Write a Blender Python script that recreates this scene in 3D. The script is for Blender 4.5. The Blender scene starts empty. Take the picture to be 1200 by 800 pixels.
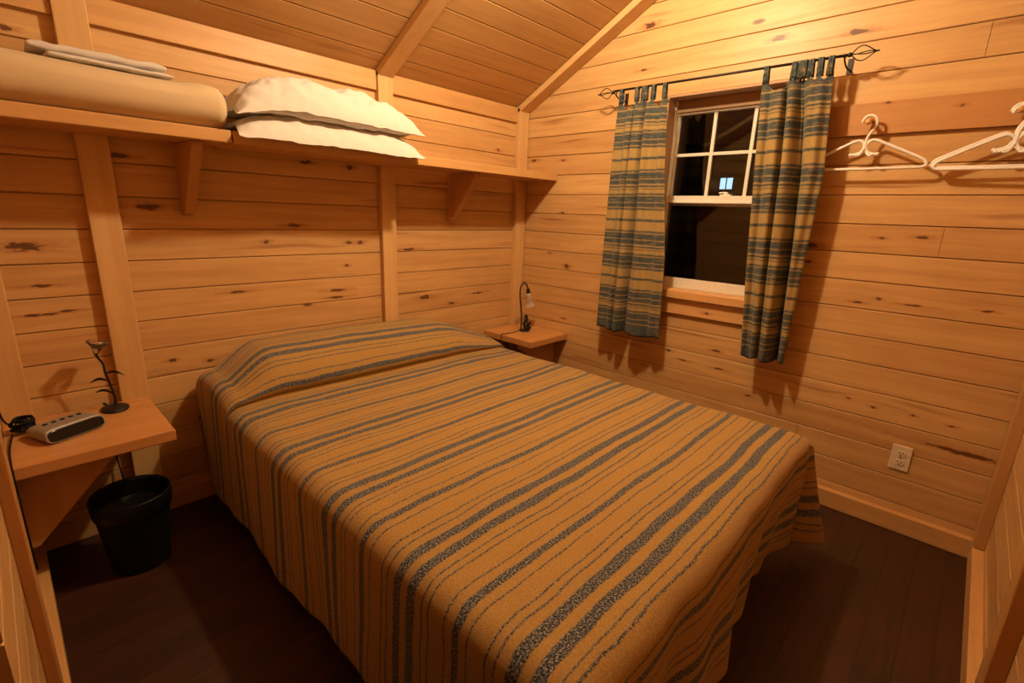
import bpy, bmesh, math, random
from mathutils import Vector, Matrix, noise as mnoise
random.seed(7)
COL = bpy.context.scene.collection
W, D = 2.675, 2.725            # room width (x) and depth (y, towards the viewer)
PITCH, Z0 = 0.12236, 2.0751    # board pitch; height of the first joint
SL, ZC = 0.53, 2.012           # ceiling slope and height at the side walls
WX0, WX1, WZ0, WZ1 = 1.045, 1.672, 0.93, 1.963   # window opening

# ------------------------------------------------------------------ node helpers
class NT:
    def __init__(s, name):
        s.m = bpy.data.materials.new(name); s.m.use_nodes = True
        s.t = s.m.node_tree; s.t.nodes.clear()
        s.out = s.t.nodes.new('ShaderNodeOutputMaterial')
    def n(s, typ, inputs=None, **kw):
        nd = s.t.nodes.new(typ)
        for k, v in kw.items(): setattr(nd, k, v)
        if inputs:
            for k, v in inputs.items(): s.put(nd.inputs[k], v)
        return nd
    def put(s, sock, v):
        if isinstance(v, bpy.types.NodeSocket): s.t.links.new(v, sock)
        else: sock.default_value = v
    def math(s, op, a, b=None, c=None, clamp=False):
        nd = s.t.nodes.new('ShaderNodeMath'); nd.operation = op; nd.use_clamp = clamp
        s.put(nd.inputs[0], a)
        if b is not None: s.put(nd.inputs[1], b)
        if c is not None: s.put(nd.inputs[2], c)
        return nd.outputs[0]
    def mix(s, f, a, b, mode='MIX'):
        nd = s.t.nodes.new('ShaderNodeMix'); nd.data_type = 'RGBA'; nd.blend_type = mode
        s.put(nd.inputs[0], f); s.put(nd.inputs[6], a); s.put(nd.inputs[7], b)
        return nd.outputs[2]
    def noise(s, vec, scale, detail=3, rough=.55, dist=0):
        nd = s.n('ShaderNodeTexNoise', {'Vector': vec, 'Scale': scale, 'Detail': detail, 'Roughness': rough, 'Distortion': dist})
        return nd.outputs['Fac']
    def ramp(s, f, pts, interp='LINEAR'):
        nd = s.t.nodes.new('ShaderNodeValToRGB'); cr = nd.color_ramp; cr.interpolation = interp
        s.put(nd.inputs[0], f)
        while len(cr.elements) < len(pts): cr.elements.new(0.5)
        for e, (p, c) in zip(cr.elements, pts):
            e.position = p; e.color = c if len(c) == 4 else (*c, 1)
        return nd.outputs[0]
    def maprange(s, v, a, b, c=0., d=1., smooth=True):
        nd = s.t.nodes.new('ShaderNodeMapRange'); nd.clamp = True
        if smooth: nd.interpolation_type = 'SMOOTHSTEP'
        for i, x in enumerate((v, a, b, c, d)): s.put(nd.inputs[i], x)
        return nd.outputs[0]
    def comb(s, x, y, z):
        nd = s.t.nodes.new('ShaderNodeCombineXYZ')
        for i, v in enumerate((x, y, z)): s.put(nd.inputs[i], v)
        return nd.outputs[0]
    def bsdf(s, color, rough=.5, bump=None, bstr=.3, bdist=.002, **kw):
        b = s.t.nodes.new('ShaderNodeBsdfPrincipled')
        s.put(b.inputs['Base Color'], color); s.put(b.inputs['Roughness'], rough)
        for k, v in kw.items(): s.put(b.inputs[k], v)
        if bump is not None:
            bp = s.n('ShaderNodeBump', {'Height': bump, 'Strength': bstr, 'Distance': bdist})
            s.t.links.new(bp.outputs[0], b.inputs['Normal'])
        s.t.links.new(b.outputs[0], s.out.inputs[0])
        return b

def plain(name, col, rough=.5, nscale=60., namt=.12, **kw):
    t = NT(name)
    co = t.n('ShaderNodeTexCoord').outputs['Object']
    f = t.noise(co, nscale)
    c = t.mix(f, (*[x*(1-namt) for x in col], 1), (*[min(1, x*(1+namt)) for x in col], 1))
    t.bsdf(c, rough, bump=f, bstr=.08, **kw)
    return t.m

def wood(name, grain, across, depth, light=(.66, .40, .165), dark=(.41, .205, .070), pitch=None, z0=0., knots=(),
         streak=.75, vscale=1., rough=.42, spread=.5, auto_knots=True, slope=1.):
    """grain/across/depth: object axes (0,1,2). Boards are told apart by their row number."""
    t = NT(name)
    sep = t.n('ShaderNodeSeparateXYZ', {0: t.n('ShaderNodeTexCoord').outputs['Object']})
    u, v, w = sep.outputs[grain], sep.outputs[across], sep.outputs[depth]
    if pitch:
        row = t.math('FLOOR', t.math('DIVIDE', t.math('SUBTRACT', z0, v), pitch))
    else:
        row = t.n('ShaderNodeObjectInfo').outputs['Random']
        row = t.math('MULTIPLY', row, 57.3)
    wn = t.n('ShaderNodeTexWhiteNoise', {'W': row}, noise_dimensions='1D')
    rnd = wn.outputs['Value']
    off = t.math('MULTIPLY', rnd, 31.7)
    uu = t.math('ADD', u, off)
    # slow wandering of the grain
    wob = t.noise(t.comb(t.math('MULTIPLY', uu, 1.6), t.math('MULTIPLY', v, 7.), t.math('MULTIPLY', w, 7.)), 1., 2)
    vv = t.math('ADD', v, t.math('MULTIPLY', wob, .05))
    g1 = t.noise(t.comb(t.math('MULTIPLY', uu, 1.2), t.math('MULTIPLY', vv, 26.), t.math('MULTIPLY', w, 26.)), 1., 4, .6)
    g2 = t.noise(t.comb(t.math('MULTIPLY', uu, 6.), t.math('MULTIPLY', vv, 260.), t.math('MULTIPLY', w, 260.)), 1., 2)
    blot = t.noise(t.comb(t.math('MULTIPLY', uu, 5.), t.math('MULTIPLY', v, 9.), w), 1., 3)
    tone = t.math('ADD', t.math('MULTIPLY', t.maprange(g1, .32, .72), .42), t.math('MULTIPLY', rnd, spread))
    tone = t.math('ADD', tone, t.math('MULTIPLY', t.math('SUBTRACT', g2, .5), .22))
    tone = t.math('ADD', tone, t.math('MULTIPLY', t.math('SUBTRACT', blot, .5), .45), clamp=True)
    L, K = (*light, 1), (*dark, 1)
    c = t.mix(tone, L, K)
    # reddish heart streaks
    st = t.noise(t.comb(t.math('MULTIPLY', uu, .9), t.math('MULTIPLY', vv, 16.), t.math('MULTIPLY', w, 5.)), 1.3, 2)
    st = t.maprange(st, .62, .76, 0., streak)
    c = t.mix(st, c, (dark[0]*.72, dark[1]*.55, dark[2]*.5, 1))
    # scattered small knots
    kf = None
    def add(kf, f): return f if kf is None else t.math('MAXIMUM', kf, f)
    if auto_knots:
        kv = t.comb(t.math('MULTIPLY', uu, 3.1), t.math('MULTIPLY', v, 8.2), t.math('MULTIPLY', row, 3.3) if pitch else t.math('MULTIPLY', w, 8.2))
        vo = t.n('ShaderNodeTexVoronoi', {'Vector': kv, 'Scale': 1., 'Randomness': 1.})
        sc = t.n('ShaderNodeSeparateColor', {0: vo.outputs['Color']})
        pick = t.math('GREATER_THAN', sc.outputs[0], .90)
        kf = t.math('MULTIPLY', t.maprange(vo.outputs['Distance'], .13, .05), pick)
    kn = t.noise(t.comb(t.math('MULTIPLY', uu, 34.), t.math('MULTIPLY', v, 90.), t.math('MULTIPLY', w, 90.)), 1., 3, .6) if knots else None
    for (a, b, su, sv) in knots:
        du = t.math('DIVIDE', t.math('SUBTRACT', u, a), su)
        dv = t.math('DIVIDE', t.math('SUBTRACT', v, b), sv)
        # stretched blob: a core and a tail along the grain
        q = t.math('ADD', t.math('MULTIPLY', du, du), t.math('MULTIPLY', dv, dv))
        q = t.math('ADD', q, t.math('MULTIPLY', t.math('SUBTRACT', kn, .5), 3.2))
        kf = add(kf, t.maprange(q, 1.35, .15))
        dl = t.math('DIVIDE', du, 2.6)
        q2 = t.math('ADD', t.math('MULTIPLY', dl, dl), t.math('MULTIPLY', t.math('MULTIPLY', dv, dv), .55))
        q2 = t.math('ADD', q2, t.math('MULTIPLY', t.math('SUBTRACT', kn, .5), 2.6))
        kf = add(kf, t.maprange(q2, 1.5, .2, 0., .32))
    if kf is not None:
        c = t.mix(t.maprange(kf, .02, .55, 0., .75), c, (dark[0]*.80, dark[1]*.62, dark[2]*.5, 1))
        c = t.mix(t.maprange(kf, .50, .92, 0., .85), c, (.085, .030, .012, 1))
    bh = t.math('ADD', t.math('MULTIPLY', g1, .6), t.math('MULTIPLY', g2, .5))
    rr = t.math('ADD', rough-.06, t.math('MULTIPLY', g1, .14))
    t.bsdf(c, rr, bump=bh, bstr=.18, bdist=.002, **{'Specular IOR Level': .36})
    return t.m

def fabric(name, kind):
    t = NT(name)
    uv = t.n('ShaderNodeUVMap').outputs[0]
    sep = t.n('ShaderNodeSeparateXYZ', {0: uv}); s, q = sep.outputs[0], sep.outputs[1]
    T = .355 if kind == 'spread' else .325
    ctr = 1.983 if kind == 'spread' else .142
    wob = t.noise(t.comb(t.math('MULTIPLY', s, 6.), t.math('MULTIPLY', q, 3.), 0.), 1., 2)
    wob2 = t.noise(t.comb(t.math('MULTIPLY', s, 60.), t.math('MULTIPLY', q, 45.), 0.), 1., 2)
    ss = t.math('ADD', s, t.math('MULTIPLY', t.math('SUBTRACT', wob, .5), .032 if kind == 'spread' else .012))
    ss = t.math('ADD', ss, t.math('MULTIPLY', t.math('SUBTRACT', wob2, .5), .0065))
    hz = t.noise(t.comb(t.math('MULTIPLY', s, 250.), t.math('MULTIPLY', q, 200.), 0.), 1., 4, .8)
    ss = t.math('ADD', ss, t.math('MULTIPLY', t.math('SUBTRACT', hz, .5), .0085))
    if kind == 'spread':
        p = t.math('PINGPONG', t.math('SUBTRACT', ss, ctr), T/2)     # 0 at the pair, T/2 at the single
        h = T/2
        def P(x): return x/h
        bands = [(.012, .040), (.0645, .0695), (.0870, .0920), (.1395, .1440), (.1670, .19)]
        edge = .0016
    else:
        p = t.math('FLOORED_MODULO', t.math('SUBTRACT', ss, ctr-.06), T)
        h = T
        def P(x): return x/h
        bands = [(.004, .014), (.020, .052), (.056, .080), (.088, .098), (.106, .110), (.130, .140), (.145, .177), (.181, .203), (.208, .219), (.266, .279)]
        edge = .003
    f = None
    for part in (bands[:5], bands[5:]):
        if not part: continue
        pts = [(0., (0, 0, 0))]
        for a, b in part:
            pts += [(P(a-edge), (0, 0, 0)), (P(a+edge), (1, 1, 1))]
            if b < h: pts += [(P(b-edge), (1, 1, 1)), (P(b+edge), (0, 0, 0))]
        g = t.ramp(t.math('DIVIDE', p, h), pts)
        f = g if f is None else t.math('MAXIMUM', f, g)
    if kind == 'curtain': f = t.math('MAXIMUM', t.math('MAXIMUM', f, t.maprange(ss, .090, .084)), t.maprange(ss, 1.262, 1.268))
    # heathered yarn
    hl = t.noise(t.comb(t.math('MULTIPLY', s, 90.), t.math('MULTIPLY', q, 60.), 0.), 1., 2)
    cov = t.maprange(t.math('ADD', hz, t.math('MULTIPLY', hl, .5)), .50, .66, .76, 1.)
    if kind == 'curtain':
        sk = t.noise(t.comb(t.math('MULTIPLY', s, 150.), t.math('MULTIPLY', q, 9.), 0.), 1., 3, .6)
        cov = t.math('MULTIPLY', cov, t.maprange(sk, .28, .50, .50, 1.))
    fuzz = t.noise(t.comb(t.math('MULTIPLY', s, 190.), t.math('MULTIPLY', q, 190.), 0.), 1., 4, .75)
    if kind == 'spread':
        yel = t.mix(hl, (.37, .225, .070, 1), (.45, .285, .098, 1))
        yel = t.mix(t.maprange(fuzz, .3, .7), yel, (.29, .165, .044, 1))
        gry = t.ramp(t.maprange(hz, .34, .66), [(0., (.004, .006, .010)), (.50, (.030, .036, .045)), (1., (.40, .39, .38))])
        rgh = .9
    else:
        yel = t.mix(hl, (.36, .235, .078, 1), (.46, .31, .110, 1))
        yel = t.mix(t.maprange(fuzz, .3, .7), yel, (.28, .185, .07, 1))
        gry = t.ramp(t.maprange(hz, .30, .70), [(0., (.008, .018, .024)), (.5, (.032, .050, .058)), (1., (.19, .185, .15))])
        rgh = .92
    c = t.mix(t.math('MULTIPLY', f, cov), yel, gry)
    t.bsdf(c, rgh, bump=t.math('ADD', hz, t.math('MULTIPLY', fuzz, .5)), bstr=.55, bdist=.003,
           **{'Specular IOR Level': .15, 'Sheen Weight': .12})
    return t.m

KL = [(-2.572,1.158,.055,.018),(-2.191,1.307,.05,.017),(-2.543,1.019,.05,.006),(-2.566,.915,.05,.006),(-2.484,.921,.03,.005),
      (-2.26,1.49,.035,.010),(-1.623,1.239,.035,.010),(-1.76,1.164,.016,.010),(-1.903,.94,.04,.007),(-1.544,1.534,.03,.010),
      (-1.386,1.569,.04,.010),(-1.425,.907,.05,.009),(-1.427,.87,.05,.007),(-2.19,.67,.018,.008),(-2.046,.642,.018,.008),
      (-1.343,1.153,.018,.009),(-1.284,1.152,.022,.011),(-1.364,1.034,.014,.008),(-.969,1.108,.05,.008),(-.856,.815,.05,.014),
      (-.646,.755,.025,.010),(-.414,.802,.06,.007),(-1.318,1.53,.02,.012),(-2.506,1.853,.02,.010),(-1.881,1.758,.02,.012),
      (-.254,1.73,.018,.009)]
KW = [(.885,2.341,.035,.018),(.868,2.126,.03,.006),(.093,1.687,.03,.010),(.343,1.676,.018,.008),(.362,1.35,.018,.007),
      (.272,1.08,.014,.009),(.425,1.001,.02,.020),(.425,.643,.022,.007),(2.099,1.285,.018,.007),(2.238,1.297,.024,.008),
      (1.843,1.239,.03,.013),(1.835,1.163,.02,.008),(2.067,1.001,.022,.006),(2.14,1.027,.012,.007),(2.267,1.016,.04,.005),
      (2.491,1.027,.022,.006),(2.21,.538,.010,.006),(2.353,.543,.010,.006),(2.481,.536,.014,.006),
      (2.113,.555,.008,.005),(2.53,.433,.13,.011),(1.481,.643,.025,.008),(1.208,.588,.018,.010),(1.509,.547,.03,.006),
      (1.302,.548,.03,.005),(1.673,.44,.018,.006),(1.556,2.153,.03,.015),(1.868,2.12,.035,.012)]
M = {}
M['wall_left'] = wood('pine_boards_left', 1, 2, 0, pitch=PITCH, z0=Z0, knots=KL, spread=.42)
M['wall_back'] = wood('pine_boards_back', 0, 2, 1, pitch=PITCH, z0=Z0, knots=KW, spread=.42)
M['wall_side'] = wood('pine_boards_side', 1, 2, 0, pitch=PITCH, z0=Z0, spread=.42)
M['wall_front'] = wood('pine_boards_front', 0, 2, 1, pitch=PITCH, z0=Z0, spread=.42)
M['ceiling'] = wood('pine_boards_ceiling', 1, 0, 2, pitch=.1055, z0=.1005, spread=.35, light=(.58, .34, .13), dark=(.40, .20, .065))
M['postz'] = wood('pine_stud_upright', 2, 1, 0, light=(.66, .41, .175), dark=(.50, .275, .105), streak=.15, spread=.2, auto_knots=False)
M['boardy'] = wood('pine_board_along_y', 1, 0, 2, light=(.62, .35, .135), dark=(.43, .205, .065), streak=.3, spread=.3)
M['boardx'] = wood('pine_board_along_x', 0, 2, 1, light=(.62, .35, .135), dark=(.45, .22, .07), streak=.3, spread=.3)
M['rail'] = wood('stained_pine_rail', 0, 2, 1, light=(.50, .25, .09), dark=(.40, .175, .055), streak=.3, spread=.2,
                 auto_knots=False, knots=[(2.027, 1.827, .01, .006), (2.261, 1.791, .012, .007)])
M['brace'] = wood('pine_brace', 2, 1, 0, light=(.52, .27, .095), dark=(.38, .17, .05), streak=.3, spread=.2, auto_knots=False)
M['stand'] = wood('reddish_pine_top', 1, 0, 2, light=(.58, .285, .10), dark=(.42, .18, .055), streak=.35, spread=.2)
M['sill'] = wood('pine_sill', 0, 2, 1, light=(.70, .39, .16), dark=(.5, .24, .08), streak=.3, spread=.1, auto_knots=False,
                 knots=[(1.411, .842, .016, .008)])
# floor: dark stained boards
def floor_mat():
    t = NT('dark_floor_boards')
    sep = t.n('ShaderNodeSeparateXYZ', {0: t.n('ShaderNodeTexCoord').outputs['Object']})
    x, y = sep.outputs[0], sep.outputs[1]
    row = t.math('FLOOR', t.math('DIVIDE', x, .092))
    rnd = t.n('ShaderNodeTexWhiteNoise', {'W': row}, noise_dimensions='1D').outputs['Value']
    yy = t.math('ADD', y, t.math('MULTIPLY', rnd, 9.))
    blk = t.math('FLOOR', t.math('DIVIDE', yy, .8))
    rnd2 = t.n('ShaderNodeTexWhiteNoise', {'Vector': t.comb(row, blk, 0.)}, noise_dimensions='2D').outputs['Value']
    g = t.noise(t.comb(t.math('MULTIPLY', x, 60.), t.math('MULTIPLY', yy, 4.), 0.), 1., 4, .65)
    b = t.noise(t.comb(t.math('MULTIPLY', x, 6.), t.math('MULTIPLY', yy, 4.), 0.), 1., 3)
    f = t.math('ADD', t.math('MULTIPLY', t.maprange(g, .3, .7), .5), t.math('MULTIPLY', rnd2, .35))
    f = t.math('ADD', f, t.math('MULTIPLY', t.math('SUBTRACT', b, .5), .8), clamp=True)
    c = t.mix(f, (.016, .0055, .0026, 1), (.056, .0165, .0058, 1))
    fx = t.math('FRACT', t.math('DIVIDE', x, .092))
    gap = t.math('MAXIMUM', t.maprange(fx, .03, .0), t.maprange(fx, .97, 1.))
    c = t.mix(t.math('MULTIPLY', gap, .8), c, (.008, .004, .003, 1))
    t.bsdf(c, t.math('ADD', .38, t.math('MULTIPLY', g, .2)), bump=t.math('SUBTRACT', g, gap), bstr=.25, bdist=.002)
    return t.m
M['floor'] = floor_mat()
M['spread'] = fabric('striped_bedspread_weave', 'spread')
M['curtain'] = fabric('striped_curtain_weave', 'curtain')
def linen(name, col, sc=500., rough=.85):
    t = NT(name)
    co = t.n('ShaderNodeTexCoord').outputs['Object']
    a = t.noise(co, sc, 2); b = t.noise(co, 9., 3)
    c = t.mix(b, (*[v*.93 for v in col], 1), (*col, 1))
    t.bsdf(c, rough, bump=t.math('ADD', t.math('MULTIPLY', a, .25), b), bstr=.35, bdist=.006, **{'Specular IOR Level': .2, 'Sheen Weight': .1})
    return t.m
M['white_linen'] = linen('white_cotton', (.63, .585, .54))
M['blanket'] = linen('tan_fleece', (.60, .46, .28), 260.)
M['white_vinyl'] = plain('white_vinyl', (.74, .68, .58), .4)
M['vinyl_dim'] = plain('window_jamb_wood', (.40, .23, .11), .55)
M['plastic_white'] = plain('white_plastic', (.80, .76, .70), .3, namt=.04)
M['outlet'] = plain('ivory_plastic', (.70, .58, .42), .35, namt=.04)
M['dark_slot'] = plain('dark_slot', (.05, .03, .02), .6)
M['iron'] = plain('wrought_iron', (.030, .022, .018), .48, **{'Metallic': .6})
M['black'] = plain('black_plastic', (.008, .008, .009), .6, **{'Specular IOR Level': .2})
M['black_bag'] = plain('black_bin_liner', (.005, .005, .005), .38, nscale=25., namt=.3, **{'Specular IOR Level': .22})
M['silver'] = plain('silver_plastic', (.30, .27, .23), .35, namt=.08, **{'Metallic': .25})
M['mattress'] = linen('mattress_ticking', (.7, .66, .6))
M['night_wall'] = plain('dark_cabin_boards', (.03, .02, .015), .8)
def glass(name, tint=(1, 1, 1), rough=0., fr=1.5, frost=0.):
    t = NT(name)
    tr = t.n('ShaderNodeBsdfTransparent', {'Color': (*tint, 1)})
    gl = t.n('ShaderNodeBsdfGlossy', {'Color': (1, 1, 1, 1), 'Roughness': rough})
    f = t.n('ShaderNodeFresnel', {'IOR': fr})
    mx = t.n('ShaderNodeMixShader', {0: f.outputs[0], 1: tr.outputs[0], 2: gl.outputs[0]})
    o = mx.outputs[0]
    if frost:
        df = t.n('ShaderNodeBsdfDiffuse', {'Color': (*tint, 1)})
        tl = t.n('ShaderNodeBsdfTranslucent', {'Color': (*tint, 1)})
        m2 = t.n('ShaderNodeMixShader', {0: .5, 1: df.outputs[0], 2: tl.outputs[0]})
        m3 = t.n('ShaderNodeMixShader', {0: frost, 1: mx.outputs[0], 2: m2.outputs[0]})
        o = m3.outputs[0]
    t.t.links.new(o, t.out.inputs[0])
    return t.m
M['glass'] = glass('window_glass')
M['clear_shade'] = glass('clear_lamp_glass', (.95, .92, .88), .03, 1.45, .03)
M['frost_shade'] = glass('frosted_lamp_glass', (.85, .74, .62), .2, 1.45, .6)
def emis(name, col, s):
    t = NT(name)
    e = t.n('ShaderNodeEmission', {'Color': (*col, 1), 'Strength': s})
    t.t.links.new(e.outputs[0], t.out.inputs[0]); return t.m
M['lit_pane'] = emis('lit_window_pane', (.45, .75, 1.), 1.3)

# ------------------------------------------------------------------ mesh helpers
class MB:
    def __init__(s): s.v = []; s.f = []; s.uv = None
    def box(s, x0, x1, y0, y1, z0, z1, mat=None):
        b = len(s.v)
        P = [(x0,y0,z0),(x1,y0,z0),(x1,y1,z0),(x0,y1,z0),(x0,y0,z1),(x1,y0,z1),(x1,y1,z1),(x0,y1,z1)]
        if mat: P = [tuple(mat @ Vector(p)) for p in P]
        s.v += P
        s.f += [tuple(b+i for i in q) for q in [(0,3,2,1),(4,5,6,7),(0,1,5,4),(1,2,6,5),(2,3,7,6),(3,0,4,7)]]
        return s
    def prism(s, poly, a, b, f):
        """poly in 2-D, f(p, q, t) -> xyz, extruded from t=a to t=b"""
        n = len(poly); o = len(s.v)
        s.v += [tuple(f(p, q, a)) for p, q in poly] + [tuple(f(p, q, b)) for p, q in poly]
        for i in range(n):
            j = (i+1) % n
            s.f.append((o+i, o+j, o+n+j, o+n+i))
        s.f.append(tuple(o+i for i in reversed(range(n)))); s.f.append(tuple(o+n+i for i in range(n)))
        return s
    def tube(s, pts, r, n=10, closed=False, smooth=4, cap=True):
        pts = [Vector(p) for p in pts]
        rr = r if isinstance(r, (list, tuple)) else [r]*len(pts)
        if smooth > 1:
            P, R2 = [], []
            N = len(pts); rng = range(N if closed else N-1)
            for i in rng:
                if closed: p0, p1, p2, p3 = pts[(i-1) % N], pts[i], pts[(i+1) % N], pts[(i+2) % N]
                else: p0, p1, p2, p3 = pts[max(i-1, 0)], pts[i], pts[i+1], pts[min(i+2, N-1)]
                for k in range(smooth):
                    t = k/smooth
                    P.append(.5*((2*p1)+(-p0+p2)*t+(2*p0-5*p1+4*p2-p3)*t*t+(-p0+3*p1-3*p2+p3)*t**3))
                    R2.append(rr[i]*(1-t)+rr[(i+1) % N]*t)
            if not closed: P.append(pts[-1]); R2.append(rr[-1])
            pts, rr = P, R2
        N = len(pts); o = len(s.v)
        up = Vector((0, 0, 1)); prev = None
        for i, p in enumerate(pts):
            if closed: d = pts[(i+1) % N]-pts[i-1]
            else: d = pts[min(i+1, N-1)]-pts[max(i-1, 0)]
            d.normalize()
            if prev is None:
                a = d.cross(up)
                if a.length < 1e-3: a = d.cross(Vector((1, 0, 0)))
            else: a = prev - d*prev.dot(d)
            a.normalize(); prev = a; b = d.cross(a)
            for k in range(n):
                th = 2*math.pi*k/n
                s.v.append(tuple(p+(a*math.cos(th)+b*math.sin(th))*rr[i]))
        for i in range(N if closed else N-1):
            for k in range(n):
                i2 = (i+1) % N; k2 = (k+1) % n
                s.f.append((o+i*n+k, o+i*n+k2, o+i2*n+k2, o+i2*n+k))
        if not closed and cap:
            s.f.append(tuple(o+k for k in reversed(range(n)))); s.f.append(tuple(o+(N-1)*n+k for k in range(n)))
        return s
    def lathe(s, prof, c=(0, 0, 0), n=24, mat=None, sx=1., sy=1., warp=None):
        o = len(s.v); c = Vector(c)
        for r, z in prof:
            for k in range(n):
                th = 2*math.pi*k/n
                rr = r*(warp(th, z) if warp else 1)
                p = Vector((rr*math.cos(th)*sx, rr*math.sin(th)*sy, z))
                if mat: p = mat @ p
                s.v.append(tuple(c+p))
        for i in range(len(prof)-1):
            for k in range(n):
                k2 = (k+1) % n
                s.f.append((o+i*n+k, o+i*n+k2, o+(i+1)*n+k2, o+(i+1)*n+k))
        if prof[0][0] > 0: s.f.append(tuple(o+k for k in reversed(range(n))))
        if prof[-1][0] > 0: s.f.append(tuple(o+(len(prof)-1)*n+k for k in range(n)))
        return s
    def ball(s, c, r, n=12):
        rx, ry, rz = r if isinstance(r, (tuple, list)) else (r, r, r)
        prof = [(max(1e-4, math.sin(math.pi*i/n)), -math.cos(math.pi*i/n)) for i in range(n+1)]
        return s.lathe(prof, c, n=16, mat=Matrix.Diagonal((rx, ry, rz)))
    def grid(s, fn, nu, nv, uvf=None):
        o = len(s.v)
        if s.uv is None: s.uv = []
        for i in range(nu+1):
            for j in range(nv+1):
                s.v.append(tuple(fn(i, j)))
                if uvf: s.uv.append(uvf(i, j))
        for i in range(nu):
            for j in range(nv):
                s.f.append((o+i*(nv+1)+j, o+(i+1)*(nv+1)+j, o+(i+1)*(nv+1)+j+1, o+i*(nv+1)+j+1))
        return s
    def build(s, name, mat, parent=None, smooth=False, bevel=0., solid=0., label=None, weld=False, loc=None, segs=2, subsurf=0):
        me = bpy.data.meshes.new(name)
        off = Vector(loc) if loc else Vector((0, 0, 0))
        me.from_pydata([tuple(Vector(v)-off) for v in s.v], [], s.f); me.update()
        if s.uv:
            ul = me.uv_layers.new(name='UVMap')
            for lp in me.loops: ul.data[lp.index].uv = s.uv[lp.vertex_index]
        bm = bmesh.new(); bm.from_mesh(me)
        if weld: bmesh.ops.remove_doubles(bm, verts=bm.verts, dist=1e-5)
        if not s.uv or weld: bmesh.ops.recalc_face_normals(bm, faces=bm.faces)
        bm.to_mesh(me); bm.free()
        me.materials.append(mat)
        o = bpy.data.objects.new(name, me); COL.objects.link(o)
        if loc: o.location = off
        if smooth:
            for p in me.polygons: p.use_smooth = True
        if bevel:
            b = o.modifiers.new('bevel', 'BEVEL'); b.width = bevel; b.segments = segs; b.limit_method = 'ANGLE'
            b.angle_limit = math.radians(40); b.harden_normals = False
        if solid:
            m = o.modifiers.new('solid', 'SOLIDIFY'); m.thickness = solid; m.offset = -1
        if subsurf:
            m = o.modifiers.new('sub', 'SUBSURF'); m.levels = subsurf; m.render_levels = subsurf
        if parent: 
            o.parent = parent
            o.matrix_parent_inverse = parent_inv(parent)
        if label: o['label'] = label
        return o
def parent_inv(p):
    m = Matrix.Identity(4); q = p
    while q:
        m = Matrix.Translation(q.location) @ q.rotation_euler.to_matrix().to_4x4() @ m if False else m
        q = q.parent
    chain = []; q = p
    while q: chain.append(q); q = q.parent
    w = Matrix.Identity(4)
    for q in reversed(chain):
        w = w @ q.matrix_parent_inverse @ (Matrix.Translation(q.location) @ q.rotation_euler.to_matrix().to_4x4())
    return w.inverted()
def thing(name, label, cat, loc=(0, 0, 0), group=None):
    o = bpy.data.objects.new(name, None); COL.objects.link(o); o.location = loc
    o.empty_display_size = .05
    o['label'] = label; o['category'] = cat
    if group: o['group'] = group
    return o
def tag(o, label, cat, group=None):
    o['label'] = label; o['category'] = cat
    if group: o['group'] = group
    return o
def struct(o): o['kind'] = 'structure'; return o

# ------------------------------------------------------------------ the room
TH, GAP, CH = .018, .0030, .0022
def plank_poly(z0, z1):        # (depth, height) section of one board, its face at depth 0
    a, b = z0+GAP/2, z1-GAP/2
    return [(-TH, a), (-CH, a), (0, a+CH), (0, b-CH), (-CH, b), (-TH, b)]
def rows(zmax):
    k = 0; out = []
    zt = Z0+PITCH*8
    while zt > -.01:
        zb = zt-PITCH
        if zb < zmax: out.append((max(zb, -.02), min(zt, zmax) if zmax-zt < 0 else zt, round((Z0-zt)/PITCH)))
        zt = zb
    return out
def wall_x(name, x, face, mat, top):
    mb = MB()
    for z0, z1, k in rows(top):
        if z1-z0 < .02: continue
        mb.prism(plank_poly(z0, z1), -D, 0, lambda p, q, t: (x+face*p, t, q))
    mb.box(*sorted((x-face*.018, x-face*.06)), -D, 0, -.05, top+.02)
    return struct(mb.build(name, mat))
def wall_y(name, y, face, mat, hole=None, seams=()):
    mb = MB()
    for z0, z1, k in rows(3.0):
        zl = max(z0, ZC-.02)
        e = max(0., (zl-ZC)/SL)
        a, b = e-.0, W-e
        if b-a < .1: continue
        spans = [(a, b)]
        if hole:
            hx0, hx1, hz0, hz1 = hole
            if z1 > hz0+.001 and z0 < hz1-.001:
                spans = [(a, hx0), (hx1, b)]
                if z0 < hz0: mb.prism(plank_poly(z0, hz0+GAP/2), hx0, hx1, lambda p, q, t: (t, y+face*p, q))
                if z1 > hz1: mb.prism(plank_poly(hz1-GAP/2, z1), hx0, hx1, lambda p, q, t: (t, y+face*p, q))
        for sk, sx in seams:
            if sk == k:
                ns = []
                for p, q in spans:
                    if p < sx < q: ns += [(p, sx-.0008), (sx+.0008, q)]
                    else: ns.append((p, q))
                spans = ns
        for p_, q_ in spans:
            mb.prism(plank_poly(z0, z1), p_, q_, lambda p, q, t: (t, y+face*p, q))
    f = -face
    ya, yb = sorted((y+f*.018, y+f*.06))
    if hole:
        hx0, hx1, hz0, hz1 = hole
        mb.box(0, hx0, ya, yb, -.05, ZC); mb.box(hx1, W, ya, yb, -.05, ZC)
        if hz0 > 0: mb.box(hx0, hx1, ya, yb, -.05, hz0)
        mb.box(hx0, hx1, ya, yb, hz1, ZC)
    else: mb.box(0, W, ya, yb, -.05, ZC)
    mb.prism([(0, ZC), (W, ZC), (W/2, ZC+SL*W/2)], ya, yb, lambda p, q, t: (p, t, q))
    return struct(mb.build(name, mat))
wall_x('wall_left', 0, 1, M['wall_left'], ZC)
wall_x('wall_right', W, -1, M['wall_side'], ZC)
wall_y('wall_back', 0, -1, M['wall_back'], hole=(WX0-.012, WX1+.012, .903, WZ1+.012), seams=[(0, 2.289), (6, 2.30), (12, .50), (14, 1.93)])
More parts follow.
